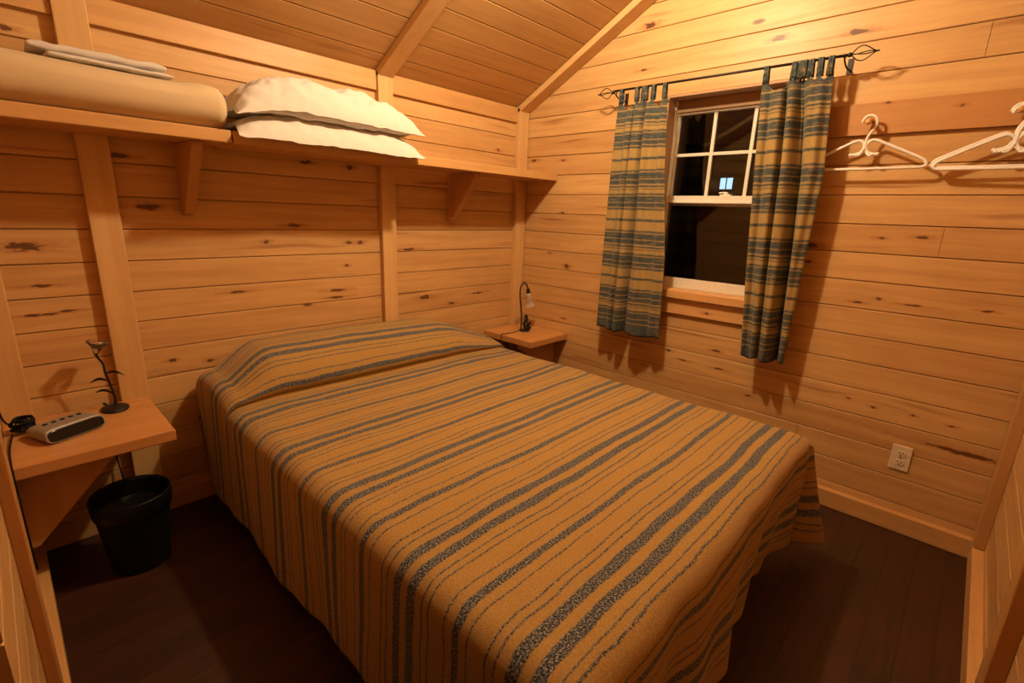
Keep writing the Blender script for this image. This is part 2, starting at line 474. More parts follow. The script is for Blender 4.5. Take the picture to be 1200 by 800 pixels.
wall_y('wall_front', -D, 1, M['wall_front'], hole=(1.55, 2.38, -.02, 1.97))  # unseen doorway hole, added behind the camera to cut bounced light
struct(MB().box(-.06, W+.06, -D-.06, .06, -.05, 0).build('floor', M['floor']))
# ceiling boards run along y, one row after another up both slopes
mb = MB()
n = math.hypot(1, SL); px = .1055
for side in (0, 1):
    x = .0005-px*.05
    k = 0
    while x < W/2:
        x1 = min(x+px, W/2+.002)
        def f(p, q, t, side=side):
            X = q - p*(-SL)/n*1.0
            Zz = ZC+SL*q - p*(1/n)
            return ((X if side == 0 else W-X), t, Zz)
        a, b = x+GAP/2, x1-GAP/2
        mb.prism([(-TH, a), (-CH, a), (0, a+CH), (0, b-CH), (-CH, b), (-TH, b)], -D, 0, f)
        x = x1; k += 1
    Q = [(0, ZC+.021), (W/2, ZC+SL*W/2+.021), (W/2, ZC+SL*W/2+.06), (-.06, ZC+.03)]
    mb.prism([((p if side == 0 else W-p), q) for p, q in Q], -D-.06, .06, lambda p, q, t: (p, t, q))
struct(mb.build('ceiling', M['ceiling']))

ntrim = [0]
def trim(mb, mat, bevel=.003, name='trim'):
    ntrim[0] += 1
    return struct(mb.build('%s_%d' % (name, ntrim[0]), mat, bevel=bevel))
ST = .036       # stud thickness
POSTS = [(-.098, -.006), (-1.160, -1.072), (-2.385, -2.292), (-2.724, -2.640)]
for y0, y1 in POSTS:
    trim(MB().box(0, ST, y0, y1, .088, ZC-.004), M['postz'])
# right wall uprights
for y0, y1 in ((-.094, -.003), (-1.125, -1.035), (-2.21, -2.12)):
    trim(MB().box(W-ST, W, y0, y1, .088, ZC-.004), M['brace'])
# upright on the near partition
trim(MB().box(.90, .99, -D, -D+.025, .088, 2.2), M['brace'])
# rafters under the ceiling boards, one above each pair of uprights
M['rafter'] = wood('pine_rafter', 0, 1, 2, light=(.66, .41, .175), dark=(.50, .275, .105), streak=.15, spread=.2, auto_knots=False)
for y0, y1 in ((-.098, -.003), (-1.160, -1.072), (-2.385, -2.292)):
    for side in (0, 1):
        P = [(.002, ZC-.002), (W/2-.001, ZC+SL*(W/2)-.002), (W/2-.001, ZC+SL*(W/2)-.002-.041), (.002+ST*.4, ZC-.002-.034)]
        trim(MB().prism([((p if side == 0 else W-p), q) for p, q in P], y0, y1, lambda p, q, t: (p, t, q)), M['rafter'])
# raised board at the top of the side walls
for x0, x1 in ((0, .019), (W-.019, W)):
    ys = [-2.64, -2.385, -2.292, -1.160, -1.072, -.098] if x0 == 0 else [-D, -2.21, -2.12, -1.125, -1.035, -.094]
    for a, b in zip(ys[0::2], ys[1::2]):
        trim(MB().box(x0, x1, a+.0005, b-.0005, 1.918, ZC-.003), M['boardy'], bevel=.002)
# bottom plates / baseboards
struct(MB().box(.0, W, -.036, 0, 0, .085).build('baseboard_back', M['boardx'], bevel=.003))
struct(MB().box(W-ST, W, -D, -.037, 0, .085).build('baseboard_right', M['boardy'], bevel=.003))
struct(MB().box(0, ST, -D, -.037, 0, .085).build('baseboard_left', M['boardy'], bevel=.003))
struct(MB().box(ST+.001, 1.549, -D, -D+ST, 0, .085).build('baseboard_front', M['boardx'], bevel=.003))

# ------------------------------------------------------------------ window
win = bpy.data.objects.new('window_1', None); COL.objects.link(win); win.location = (1.36, 0, .86); struct(win)
mb = MB()   # wooden lining of the deep recess
mb.box(WX0-.012, WX0, -.001, .150, .948, WZ1+.012); mb.box(WX1, WX1+.012, -.001, .150, .948, WZ1+.012)
mb.box(WX0, WX1, -.001, .150, WZ1, WZ1+.012)
mb.build('jamb', M['vinyl_dim'], win, bevel=.001, label='wooden recess lining')
FX0, FX1, FZ0, FZ1 = WX0+.0005, WX1-.0005, .9485, WZ1-.0005
mb = MB()
mb.box(FX0, FX0+.006, .075, .148, FZ0, FZ1); mb.box(FX1-.010, FX1, .075, .148, FZ0, FZ1)
mb.box(FX0+.006, FX1-.010, .065, .148, FZ0, FZ0+.008)
mb.build('frame', M['white_vinyl'], win, bevel=.002)
MB().box(FX0+.006, FX1-.010, .098, .148, FZ1-.060, FZ1).build('shaded_head_board', M['vinyl_dim'], win, bevel=.001)  # dark brown colour stands in for the shade at the window head
gx0, gx1 = FX0+.0065, FX1-.0105
us = MB(); U0, U1 = 1.41, FZ1-.0605
us.box(gx0, gx0+.008, .108, .138, U0, U1); us.box(gx1-.022, gx1, .108, .138, U0, U1)
us.box(gx0+.008, gx1-.022, .108, .138, U1-.010, U1); us.box(gx0+.008, gx1-.022, .108, .138, U0, U0+.045)
uo = us.build('upper_sash', M['white_vinyl'], win, bevel=.0015)
mu = MB(); c1, c2 = 1.262, 1.466
for cx in (c1, c2): mu.box(cx-.0085, cx+.0085, .112, .124, U0+.045, U1-.010)
for a, b in ((gx0+.008, c1-.0085), (c1+.0085, c2-.0085), (c2+.0085, gx1-.022)): mu.box(a, b, .112, .124, 1.674, 1.690)
mu.build('muntin', M['white_vinyl'], uo, bevel=.001)
MB().box(gx0+.006, gx1-.020, .126, .130, U0+.043, U1-.008).build('pane', M['glass'], uo)
ls = MB(); L0, L1 = FZ0+.0085, 1.462
ls.box(gx0, gx0+.012, .078, .104, L0, L1); ls.box(gx1-.016, gx1, .078, .104, L0, L1)
ls.box(gx0+.012, gx1-.016, .074, .104, L1-.036, L1); ls.box(gx0+.012, gx1-.016, .074, .104, L0, 1.004)
ls.box(gx0+.012, gx1-.016, .064, .078, L1-.040, L1-.028)
lo = ls.build('lower_sash', M['white_vinyl'], win, bevel=.002)
MB().box(gx0+.010, gx1-.014, .090, .094, 1.002, L1-.034).build('pane', M['glass'], lo)
lk = MB(); lk.box(1.355, 1.410, .074, .100, L1, L1+.008); lk.lathe([(.012, 0), (.012, .010), (.006, .014)], (1.382, .086, L1+.006), 16)
lk.tube([(1.382, .086, L1+.014), (1.368, .080, L1+.017), (1.350, .074, L1+.013)], .004, 8)
lk.build('sash_lock', M['plastic_white'], lo, smooth=False, bevel=.001)
sl = MB(); sl.box(WX0-.05, WX1+.05, -.045, -.0005, .903, .948); sl.box(WX0-.0005, WX1+.0005, -.0005, .155, .903, .948)
sl.build('sill', M['sill'], win, bevel=.004)
MB().box(WX0-.03, WX1+.03, -.019, -.0005, .812, .903).build('apron', M['sill'], win, bevel=.003)

# neighbouring cabin across the dark yard, one small lit window
cab = thing('cabin', 'dark cabin across the yard with one small bluish lit window, seen through the upper panes', 'cabin', (-5.5, 9.6, -.3))
cw = MB(); cw.box(-9.5, -1.5, 9.6, 13.5, -.3, 3.2); cw.build('wall', M['night_wall'], cab)
MB().prism([(-9.9, 3.1), (-1.1, 3.1), (-5.5, 5.2)], 9.3, 13.8, lambda p, q, t: (p, t, q)).build('roof', M['night_wall'], cab)
LWX, LWZ = -2.243, 2.199

# ------------------------------------------------------------------ outlet
ox, oz = 2.348, .339
ot = thing('wall_outlet', 'ivory duplex wall outlet on the board wall near the right corner', 'outlet', (ox, 0, oz))
MB().box(ox-.036, ox+.036, -.006, -.0003, oz-.058, oz+.058).build('cover_plate', M['outlet'], ot, bevel=.003)
for dz in (-.021, .021):
    s_ = MB().prism([(.0165*math.copysign(min(1, abs(math.cos(a))*1.25), math.cos(a)), .0145*math.sin(a)) for a in [2*math.pi*i/24 for i in range(24)]],
                    -.0085, -.0058, lambda p, q, t: (ox+p, t, oz+dz+q)).build('socket', M['outlet'], ot, bevel=.0006)
    sb = MB()
    sb.box(ox-.008, ox-.0052, -.0089, -.0083, oz+dz-.001, oz+dz+.009); sb.box(ox+.0052, ox+.008, -.0089, -.0083, oz+dz-.001, oz+dz+.008)
    sb.prism([(.003*math.cos(2*math.pi*i/12), .003*math.sin(2*math.pi*i/12)) for i in range(12)], -.0089, -.0083, lambda p, q, t: (ox+p, t, oz+dz-.007+q))
    sb.build('slot', M['dark_slot'], s_)
MB().prism([(.0032*math.cos(2*math.pi*i/12), .0032*math.sin(2*math.pi*i/12)) for i in range(12)], -.0072, -.0058, lambda p, q, t: (ox+p, t, oz+q)).build('screw', M['silver'], ot)

# ------------------------------------------------------------------ bed
bed = thing('bed', 'double bed with mattress and base hidden under the striped bedspread', 'bed', (1.05, -1.36, 0))
BX0, BX1, BY0, BY1 = .045, 2.045, -2.095, -.635
MB().box(BX0, BX1, BY0, BY1, .30, .535).build('mattress', M['mattress'], bed, bevel=.03, segs=3)
MB().box(BX0+.01, BX1-.01, BY0+.01, BY1-.01, .12, .298).build('bed_base', M['mattress'], bed, bevel=.01)
for lx in (BX0+.08, BX1-.08):
    for ly in (BY0+.08, BY1-.08):
        MB().lathe([(.02, 0.0), (.028, .121)], (lx, ly, 0), 16).build('leg', M['black'], bed)

# bedspread: profile along the bed (x, height above mattress, how much the pillows lift it)
prof = [(.040, -.16), (.038, -.05), (.040, .08), (.060, .150), (.110, .182), (.190, .190), (.270, .184), (.350, .158), (.412, .115),
        (.450, .066), (.452, .036), (.440, .014), (.452, .004), (.490, .003), (.56, .002), (.70, 0), (1.0, 0), (1.5, 0), (2.046, 0)]
def cat(pts, n):
    out = []
    N = len(pts)
    for i in range(N-1):
        p0, p1, p2, p3 = [Vector((*pts[min(max(j, 0), N-1)], 0)) for j in (i-1, i, i+1, i+2)]
        m = max(1, int((p2-p1).length/.012))
        m = min(m, 60)
        for k in range(m):
            t = k/m
            if (p2-p1).length > .13: q = p1*(1-t)+p2*t
            else: q = .5*((2*p1)+(-p0+p2)*t+(2*p0-5*p1+4*p2-p3)*t*t+(-p0+3*p1-3*p2+p3)*t**3)
            out.append((q.x, q.y))
    out.append(pts[-1]); return out
pf = cat(prof, 0)
sarc = [0.]
for i in range(1, len(pf)): sarc.append(sarc[-1]+math.hypot(pf[i][0]-pf[i-1][0], pf[i][1]-pf[i-1][1]))
# cloth coordinate such that s == x on the flat part of the mattress
s_off = pf[-1][0]-sarc[-1]
ZT, HEM, RX = .556, .098, .065
rowsS = [(x, dz, a+s_off, 0.) for (x, dz), a in zip(pf, sarc)]
DROP = ZT-HEM
ARC = DROP-RX+math.pi*RX/2
nd = 40
for i in range(1, nd+1):
    a = ARC*i/nd
    rowsS.append((2.046, 0., 2.052+a*.86, a))
yN, yF = -2.13+RX, -.615-RX*.6
colsT = []
for j in range(nd, 0, -1): colsT.append((yN, -1, ARC*j/nd))
nt = 84
for j in range(nt+1): colsT.append((yN+(yF-yN)*j/nt, 0, 0.))
for j in range(1, nd+1): colsT.append((yF, 1, ARC*j/nd))
def hump(y):
    a = min(1, max(0, (y-(-2.15))/.26)); a = a*a*(3-2*a)
    b = min(1, max(0, (-.50-y)/.52)); b = b*b*(3-2*b)
    sag = .93+.07*math.cos((y+1.7)*3.0)
    return (.22+.78*a)*(.12+.88*b)*sag
def edge(a, R, L):     # cloth distance past an edge -> (outward, down)
    if a < math.pi*R/2: return R*math.sin(a/R), R*(1-math.cos(a/R))
    return R, R+(a-math.pi*R/2)*L
def spread_pt(i, j):
    x, dz, s, A = rowsS[i]; y, side, B = colsT[j]
    hp = hump(y)
    lift = dz*hp if dz > 0 else dz
    # gentle unevenness of the lying cloth
    nz = .006*mnoise.noise(Vector((x*3.2+5, y*2.4, 0)))+.0025*mnoise.noise(Vector((x*14, y*9, 3.)))
    puff = .012*math.exp(-((x-.55)/.10)**2)*(1 if dz < .01 else 0)
    zt = ZT+lift+nz+puff*hp
    if A <= 0 and side == 0: 
        return (x, y, zt)
    L = (zt-HEM-RX)/(DROP-RX)
    if side != 0 and A <= 0:
        Rr = RX
        o, dn = edge(B, Rr, L)
        fr = B/ARC
        fold = (.008*math.sin(x*11+2*side)+.0035*math.sin(x*31+side))*max(0, fr-.12)
        if x < .16: fold -= .030*fr*(1-x/.16)
        if side < 0: fold += .012*fr
        hem = .018*fr*math.sin(x*4.2+.6)+(.02*fr*max(0, x-1.0) if side < 0 else 0)
        return (x+.004*math.sin(x*30)*fr, y+side*(o+fold), zt-dn+hem)
    if side == 0:
        o, dn = edge(A, RX, L)
        fr = A/ARC
        wave = -.055*math.exp(-((y+.93)/.26)**2)+.030*math.exp(-((y+1.50)/.14)**2)-.02*math.exp(-((y+1.72)/.08)**2)+.012*math.sin(y*26)
        ruck = .008*math.sin(y*13+fr*3)
        return (x+o+wave*fr**1.2, y, zt-dn+ruck*fr)
    # hanging corner: a cone fold
    rho = max(A, B); th = math.atan2(B, A)
    fr = rho/ARC
    o, dn = edge(rho, RX, L)
    k = math.exp(-((th-.72)/.34)**2)
    rad = o+.150*fr**1.15*k - (.03*fr*math.exp(-((th-.15)/.2)**2) if side > 0 else 0)
    w0 = -.012*math.cos(th)*fr
    return (x+rad*math.cos(th)+w0, y+side*rad*math.sin(th), zt-dn+.004*math.sin(th*6)*fr)
ms = MB()
ms.grid(spread_pt, len(rowsS)-1, len(colsT)-1,
        uvf=lambda i, j: (rowsS[i][2], (colsT[j][0]-0)+colsT[j][1]*colsT[j][2]+3.))
sp = ms.build('bedspread', M['spread'], smooth=True, solid=.005)
# grid normals point along +z
tag(sp, 'ochre bedspread with grey blue stripes draped over the double bed and its pillows', 'bedspread')

# ------------------------------------------------------------------ nightstands
def nightstand(y0, y1, wall_y, sgn, label, bw=.27):
    t = thing('nightstand', label, 'nightstand', (.24, (y0+y1)/2, .20), group='wall-mounted corner nightstands')
    xe = .472
    MB().box(.037, xe, y0, y1, .503, .545).build('top', M['stand'], t, bevel=.004)
    # triangular brace on the side wall
    X0, X1 = .335, .372
    MB().prism([(wall_y, .502), (wall_y+sgn*bw, .502), (wall_y+sgn*bw, .475), (wall_y+sgn*.03, .215), (wall_y, .215)], X0, X1,
               lambda p, q, s: (s, p, q)).build('brace', M['brace'], t, bevel=.003)
    MB().box(.037, X0-.001, *sorted((wall_y, wall_y+sgn*.036)), .43, .502).build('cleat', M['boardx'], t, bevel=.002)
    return t
nightstand(-D+.001, -2.30, -D+.001, 1, 'pine nightstand shelf left of the bed, carrying the clock radio')
nightstand(-.385, -.001, -.001, -1, 'pine nightstand shelf in the far corner under the window wall, right of the bed', .36)

# ------------------------------------------------------------------ upper shelves
def shelf(y0, y1, brs, label):
    t = thing('wall_shelf', label, 'shelf', (.15, (y0+y1)/2, 1.55), group='long pine shelf boards on the left wall')
    MB().box(.037, .305, y0, y1, 1.550, 1.594).build('board', M['boardy'], t, bevel=.003)
    for by in brs:
        MB().prism([(.001, 1.549), (.25, 1.549), (.25, 1.53), (.05, 1.285), (.001, 1.275)], by-.019, by+.019,
                   lambda p, q, s: (p, s, q)).build('bracket', M['brace'], t, bevel=.002)
    return t
shelf(-D+.001, -1.962, [-2.065], 'left shelf board holding the rolled tan blanket')
shelf(-1.955, -.001, [-.665], 'long shelf board holding the white pillows, ending at the window wall')

# ------------------------------------------------------------------ bedding on the shelf
def blanket():
    # folded thick blanket: rounded front roll, several layers, end shows the folds
    mb = MB()
    y0, y1 = -2.70, -1.965
    nu, nv = 60, 56
    def sec(a):    # superellipse section in x,z
        c, s_ = math.cos(a), math.sin(a)
        return (.176+.130*math.copysign(abs(c)**.72, c), 1.672+.077*math.copysign(abs(s_)**.80, s_))
    def fn(i, j):
        v = i/nu; a = 2*math.pi*j/nv
        y = y0+(y1-y0)*v
        x, z = sec(a)
        e = 1.0
        d = min(v*(y1-y0), (1-v)*(y1-y0))
        if d < .03: e = .86+.14*math.sqrt(max(0, 1-(1-d/.03)**2))
        nz = .004*mnoise.noise(Vector((y*6, math.cos(a)*1.4, math.sin(a)*1.4)))
        x = .176+(x-.176)*(e+nz*4); z = 1.596+(z-1.596)*(1.0 if z < 1.61 else 1)+0
        z = 1.672+(z-1.672)*e
        z += (.008*math.exp(-((y+2.03)/.05)**2) if z > 1.7 else 0) - .006*math.sin((y+2.5)*5)*(1 if z > 1.7 else 0)
        return (x, y, max(z, 1.5955))
    mb.grid(fn, nu, nv)
    o = len(mb.v)
    for ii, yy in ((0, y0), (nu, y1)):
        base = ii*(nv+1)
        f = [base+k for k in range(nv)]
        mb.f.append(tuple(f))
    mb.uv = None
    t = thing('folded_blanket', 'thick tan blanket folded into a roll on the left shelf board', 'blanket', (.176, -2.33, 1.596))
    mb.build('roll', M['blanket'], t, smooth=True, weld=True)
    # the wrapped end: spiral edge of the fold
    sp_ = MB()
    pts = []
    for k in range(90):
        a = k/89*2*math.pi*2.4+.9
        r = 1-.30*k/89*2.4/1.0*.45
        c, s_ = math.cos(a), math.sin(a)
        pts.append((.176+.124*r*math.copysign(abs(c)**.8, c), -1.9655-.0006*k/89, 1.672+.070*r*math.copysign(abs(s_)**.85, s_)))
    sp_.tube(pts, .0042, 6, smooth=1)
    sp_.build('hem', M['blanket'], t, smooth=True)
    return t
blanket()

def folded_sheet(label, x0, x1, y0, y1, z0, h, rot):
    # flat folded cloth: soft slab whose long front edge shows the fold
    mb = MB(); nu, nv = 44, 40
    cx_, cy_ = (x0+x1)/2, (y0+y1)/2
    R_ = Matrix.Rotation(rot, 3, 'Z')
    def fn(i, j):
        v = i/nu*2-1; a = 2*math.pi*j/nv
        c, s_ = math.cos(a), math.sin(a)
        px_ = (x1-x0)/2*math.copysign(abs(c)**.35, c); pz = h/2*math.copysign(abs(s_)**.75, s_)
        e = (1-abs(v)**14)**.25 if abs(v) < 1 else .35
        e = max(e, .45)
        nz = .35*mnoise.noise(Vector((v*4, c*1.5, s_+z0*9)))
        p = Vector((px_, (y1-y0)/2*v, pz*e*(1+nz)))
        p = R_ @ p
        zz = z0+h/2+p.z
        return (cx_+p.x, cy_+p.y, zz)
    mb.grid(fn, nu, nv)
    for ii in (0, nu): mb.f.append(tuple(ii*(nv+1)+k for k in range(nv)))
    mb.uv = None
    o = mb.build('folded_sheet', M['white_linen'], smooth=True, weld=True)
    return tag(o, label, 'folded sheet', 'white folded sheets on the blanket')
folded_sheet('white folded sheet, the lower one lying on the tan blanket roll', .075, .225, -2.440, -2.105, 1.749, .018, .05)
folded_sheet('white folded sheet, the upper one on top of the tan blanket roll', .050, .190, -2.475, -2.115, 1.770, .030, -.03)

def pillow(label, cx_, cy_, z0, lx, ly, h, tilt=0., seed=0, rot=0., floor_z=1.5955, droop=.8, sagl=0.):
    """closed cushion: x across the shelf, y along it; pointed corners and a side seam"""
    mb = MB(); n_ = 72
    def P(u, v, top):
        ox_ = u*lx/2*(1-.05*(1-v*v)*abs(u)); oy_ = v*ly/2*(1-.05*(1-u*u)*abs(v))
        prof_ = (1-abs(u)**3.2)**.66*(1-abs(v)**4.2)**.66 if abs(u) < 1 and abs(v) < 1 else 0
        q = Vector((u*1.8+seed, v*3.0+seed, top*.8))
        wr = .16*mnoise.noise(q)+.10*mnoise.noise(Vector((u*4+seed, v*8, 3+top)))
        # creases that run in from the rim
        e = max(abs(u), abs(v))
        cr = abs(mnoise.noise(Vector((u*5+seed*2, v*10, top*.5))))*.30*e**2.2 + abs(mnoise.noise(Vector((u*9, v*22+seed, top))))*.16*e
        hh = h*prof_*(1+wr*1.3-cr)
        return ox_, oy_, (hh*.74 if top > 0 else -hh*.26)
    def put(i, j, top):
        u = math.sin((i/n_*2-1)*math.pi/2); v = math.sin((j/n_*2-1)*math.pi/2)
        x, y, z = P(u, v, top)
        rim = .008*mnoise.noise(Vector((u*3+seed, v*9, 7)))
        c, s_ = math.cos(rot), math.sin(rot)
        x, y = x*c-y*s_, x*s_+y*c
        X = cx_+x
        z += z0+h*.26+y*tilt+rim
        if sagl and v < -.45: z -= sagl*((-v-.45)/.55)**1.6
        over = max(0., X-.300)
        z -= droop*over
        lim = floor_z if X < .305 else floor_z-(X-.305)*1.6
        return (X, cy_+y, max(z, lim))
    mb.grid(lambda i, j: put(i, j, 1), n_, n_)
    mb.grid(lambda i, j: put(i, j, -1), n_, n_)
    mb.uv = None
    t = thing('pillow', label, 'pillow', (cx_, cy_, z0), group='white pillows on the shelf')
    mb.build('cushion', M['white_linen'], t, smooth=True, weld=True)
    rim = []
    for k in range(n_): rim.append(put(k, 0, 1))
    for k in range(n_): rim.append(put(n_, k, 1))
    for k in range(n_, 0, -1): rim.append(put(k, n_, 1))
    for k in range(n_, 0, -1): rim.append(put(0, k, 1))
    MB().tube(rim, .0024, 6, closed=True, smooth=1).build('seam', M['white_linen'], t, smooth=True)
    return t
pillow('white pillow lying flat on the shelf board, the lower of the pair', .197, -1.532, 1.590, .330, .84, .100, 0, 1.3, droop=.7)
pillow('plump white pillow on top of the pair on the shelf board', .192, -1.530, 1.665, .325, .85, .168, -.020, 4.1, .015, floor_z=1.66, droop=.4, sagl=.045)

# ------------------------------------------------------------------ curtains and rod
RY, RZ = -.120, 2.003
rod = thing('curtain_rod', 'thin wrought iron curtain rod with diamond cage ends above the window', 'curtain rod', (1.32, 0, RZ))
MB().tube([(.765, RY, RZ+.006), (1.875, RY, RZ)], .0058, 12, smooth=1).build('rod', M['iron'], rod, smooth=True)
for fx, sg in ((1.875, 1), (.765, -1)):
    fm = MB()
    fm.ball((fx+sg*.004, RY, RZ), .009)
    L_ = .088
    for k in range(4):
        a = math.pi/2*k+.15
        pts = []
        for q in range(13):
            tt = q/12
            r_ = .027*math.sin(math.pi*tt**.80)**1.35
            aa = a+tt*.5
            pts.append((fx+sg*(.008+L_*tt), RY+r_*math.cos(aa), RZ+r_*math.sin(aa)))
        fm.tube(pts, .0022, 6, smooth=1)
    fm.ball((fx+sg*(.010+L_), RY, RZ), (.006, .0035, .0035))
    fm.build('finial', M['iron'], rod, smooth=True)
for bx in (.780, 1.862):
    bm_ = MB()
    bm_.box(bx-.010, bx+.010, -.004, -.0005, RZ-.045, RZ+.015)
    bm_.tube([(bx, -.003, RZ-.028), (bx, -.050, RZ-.032), (bx, -.100, RZ-.022), (bx, RY, RZ-.012)], .0035, 8)
    bm_.tube([(bx, RY-.011, RZ+.004), (bx, RY-.009, RZ-.007), (bx, RY, RZ-.0105), (bx, RY+.009, RZ-.007), (bx, RY+.010, RZ+.004)], .003, 8)
    bm_.build('bracket', M['iron'], rod, smooth=False)

def curtain(label, el, er, tabs, folds, zt, zb, seed):
    """el/er: edge x at given heights; folds: (u, depth, width) valleys; tabs: u of each tab loop"""
    t = thing('curtain', label, 'curtain', ((el[0][1]+er[0][1])/2, RY, zb), group='striped tab-top curtains')
    def lerp(tab, z):
        for (z1, x1), (z2, x2) in zip(tab, tab[1:]):
            if z >= z2: 
                f = (z1-z)/(z1-z2) if z1 != z2 else 0
                f = min(1, max(0, f)); return x1+(x2-x1)*f
        return tab[-1][1]
    nu, nv = 190, 120
    def yy(u, f):
        y = -.006*math.sin(u*21+seed)-.004*math.sin(u*47+seed*2+f*2)
        y -= .030*math.sin(math.pi*u)
        for (ua, ub, dp, wd) in folds:
            u0 = ua+(ub-ua)*f
            g = math.exp(-abs((u-u0-.008*math.sin(f*5+seed))/wd)**3.0)
            y += dp*g*(.55+.45*f)
        return y
    def fn(i, j):
        u = i/nu; f = j/nv
        z = zt+(zb-zt)*f
        xl, xr = lerp(el, z), lerp(er, z)
        x = xl+(xr-xl)*u
        # valleys are pulled together a little under their neighbouring ridges
        for (ua, ub, dp, wd) in folds:
            u0 = ua+(ub-ua)*f
            x += -.16*dp*((u-u0)/wd)*math.exp(-((u-u0)/wd)**2)
        top = max(0, 1-f*9)
        sc = 0
        for a, b in zip(tabs, tabs[1:]):
            if a <= u <= b: sc = .045*math.sin(math.pi*(u-a)/(b-a))*min(1, (b-a)/.22)
        hem = .006*math.sin(u*14+seed)
        y = RY+.004+yy(u, f)*(1-.55*top)
        return (x, min(y, -.020), z-sc*top**1.2+hem*f)
    mb = MB()
    mb.grid(fn, nu, nv, uvf=lambda i, j: (2.0-fn(i, j)[2], i/nu*.62+seed))
    mb.build('panel', M['curtain'], t, smooth=True, solid=.003)
    for u in tabs:
        i = int(round(u*nu)); i = min(max(i, 3), nu-3)
        p = fn(i, 0)
        wdt = .026
        tb = MB()
        path = [(RY-.004, p[2]-.012), (RY-.010, p[2]+.012), (RY-.010, RZ-.004), (RY-.0065, RZ+.0068), (RY, RZ+.0095), (RY+.0065, RZ+.0068), (RY+.010, RZ-.004), (RY+.010, p[2]+.012), (RY+.004, p[2]-.012)]
        sh = random.uniform(-.004, .004)
        tb.grid(lambda a, b: (p[0]+(a/6-.5)*wdt*(1-.25*math.sin(math.pi*b/8))+sh*math.sin(math.pi*b/8), path[b][0]+.0015*math.sin(a*2.1), path[b][1]), 6, 8,
                uvf=lambda a, b: (.02+.06*0+abs(b-4)*.008, a*.004+u))
        tb.build('tab', M['curtain'], t, smooth=True, solid=.002)
    return t
ZT_ = 1.950
curtain('narrower striped curtain gathered left of the window, hanging on the rod',
        [(ZT_, .805), (1.5, .790), (1.0, .780), (.67, .778)], [(ZT_, 1.092), (1.6, 1.118), (1.1, 1.180), (.67, 1.196)],
        [.05, .40, .50, .60, .72, .95], [(.56, .44, .105, .055), (.36, .26, .060, .034), (.84, .80, .014, .06), (.12, .12, .012, .06)], ZT_, .670, 1.0)
curtain('striped curtain with a deep dark fold gathered right of the window, beside the hangers',
        [(ZT_, 1.552), (1.6, 1.575), (1.1, 1.612), (.66, 1.650)], [(ZT_, 1.832), (1.56, 1.862), (1.1, 1.850), (.66, 1.838)],
        [.06, .44, .53, .62, .71, .82, .95], [(.57, .78, .125, .105), (.36, .40, .090, .050), (.16, .18, .016, .07)], ZT_, .678, 2.3)

# ------------------------------------------------------------------ hanger rail
rl = thing('coat_rail', 'reddish pine peg rail board on the window wall right of the curtain', 'coat rail', (2.25, 0, 1.708))
RX0, RX1 = 1.56, W-ST-.002
MB().box(RX0, RX1, -.019, -.0005, 1.706, 1.832).build('board', M['rail'], rl, bevel=.002)
PEGS = (1.983, 2.428)
for px_ in PEGS:
    pg = MB(); Rm = Matrix.Rotation(math.radians(90+12), 3, 'X')
    pg.lathe([(.0075, 0), (.0075, .052), (.0085, .056), (.0115, .062), (.0120, .068), (.009, .074), (.001, .0755)], (px_, -.017, 1.762), 16, mat=Rm)
    pg.build('peg', M['boardx'], rl, smooth=True)
def hanger(label, cx_, y, zb, yaw, group, hook_r=1.):
    t = MB(); r = .0060
    # y plane parallel to the wall; dz from the bar
    hw = .212
    def T(x, z, dy=0): 
        c, s_ = math.cos(yaw), math.sin(yaw)
        return (cx_+x*c, y+dy+x*s_, zb+z)
    # bar, rounded ends and sloping shoulders to the inner swirls
    loop = [(-.045, .050), (-.030, .052), (-.012, .060), (-.004, .075), (-.006, .094), (-.020, .105), (-.040, .103),
            (-.11, .070), (-.19, .030), (-.208, .018), (-.214, .004), (-.204, -.004), (-.17, -.006), (0, -.007),
            (.17, -.006), (.204, -.004), (.214, .004), (.208, .018), (.19, .030), (.11, .070), (.040, .103),
            (.020, .105), (.006, .094), (.004, .075), (.012, .060), (.030, .052), (.045, .050)]
    t.tube([T(x, z) for x, z in loop], r, 8, smooth=4)
    for sx in (-1, 1): t.ball(T(sx*.047, .0505), .0075, 8)
    o = t
    hk = MB()
    hook = [(0, .070), (0, .098), (.003, .120), (.014, .142), (.024, .162), (.0235, .184), (.010, .200), (-.010, .202), (-.023, .190), (-.026, .176)]
    hk.tube([T(x, z, -.002) for x, z in hook], [.006, .0055, .005, .005, .005, .005, .005, .005, .005, .0045], 8, smooth=4)
    e = thing('clothes_hanger', label, 'clothes hanger', (cx_, y, zb), group)
    o.build('hanger_frame', M['plastic_white'], e, smooth=True)
    hk.build('hook', M['plastic_white'], e, smooth=True)
    # small strap hooks under the swirls
    sh = MB()
    for sx in (-1, 1):
        sh.tube([T(sx*.004, .080), T(sx*.006, .062), T(sx*.018, .046, -.006), T(sx*.030, .048, -.010)], .004, 8)
    sh.build('strap_hook', M['plastic_white'], e, smooth=True)
    return e
G = 'white plastic hangers on the peg rail'
hanger('white plastic hanger on the peg nearest the curtain', 1.985, -.058, 1.573, .0, G)
hanger('white plastic hanger at the right edge, the one closer to the wall', 2.430, -.050, 1.570, .02, G)
hanger('white plastic hanger at the right edge, the one in front', 2.436, -.070, 1.562, -.05, G)

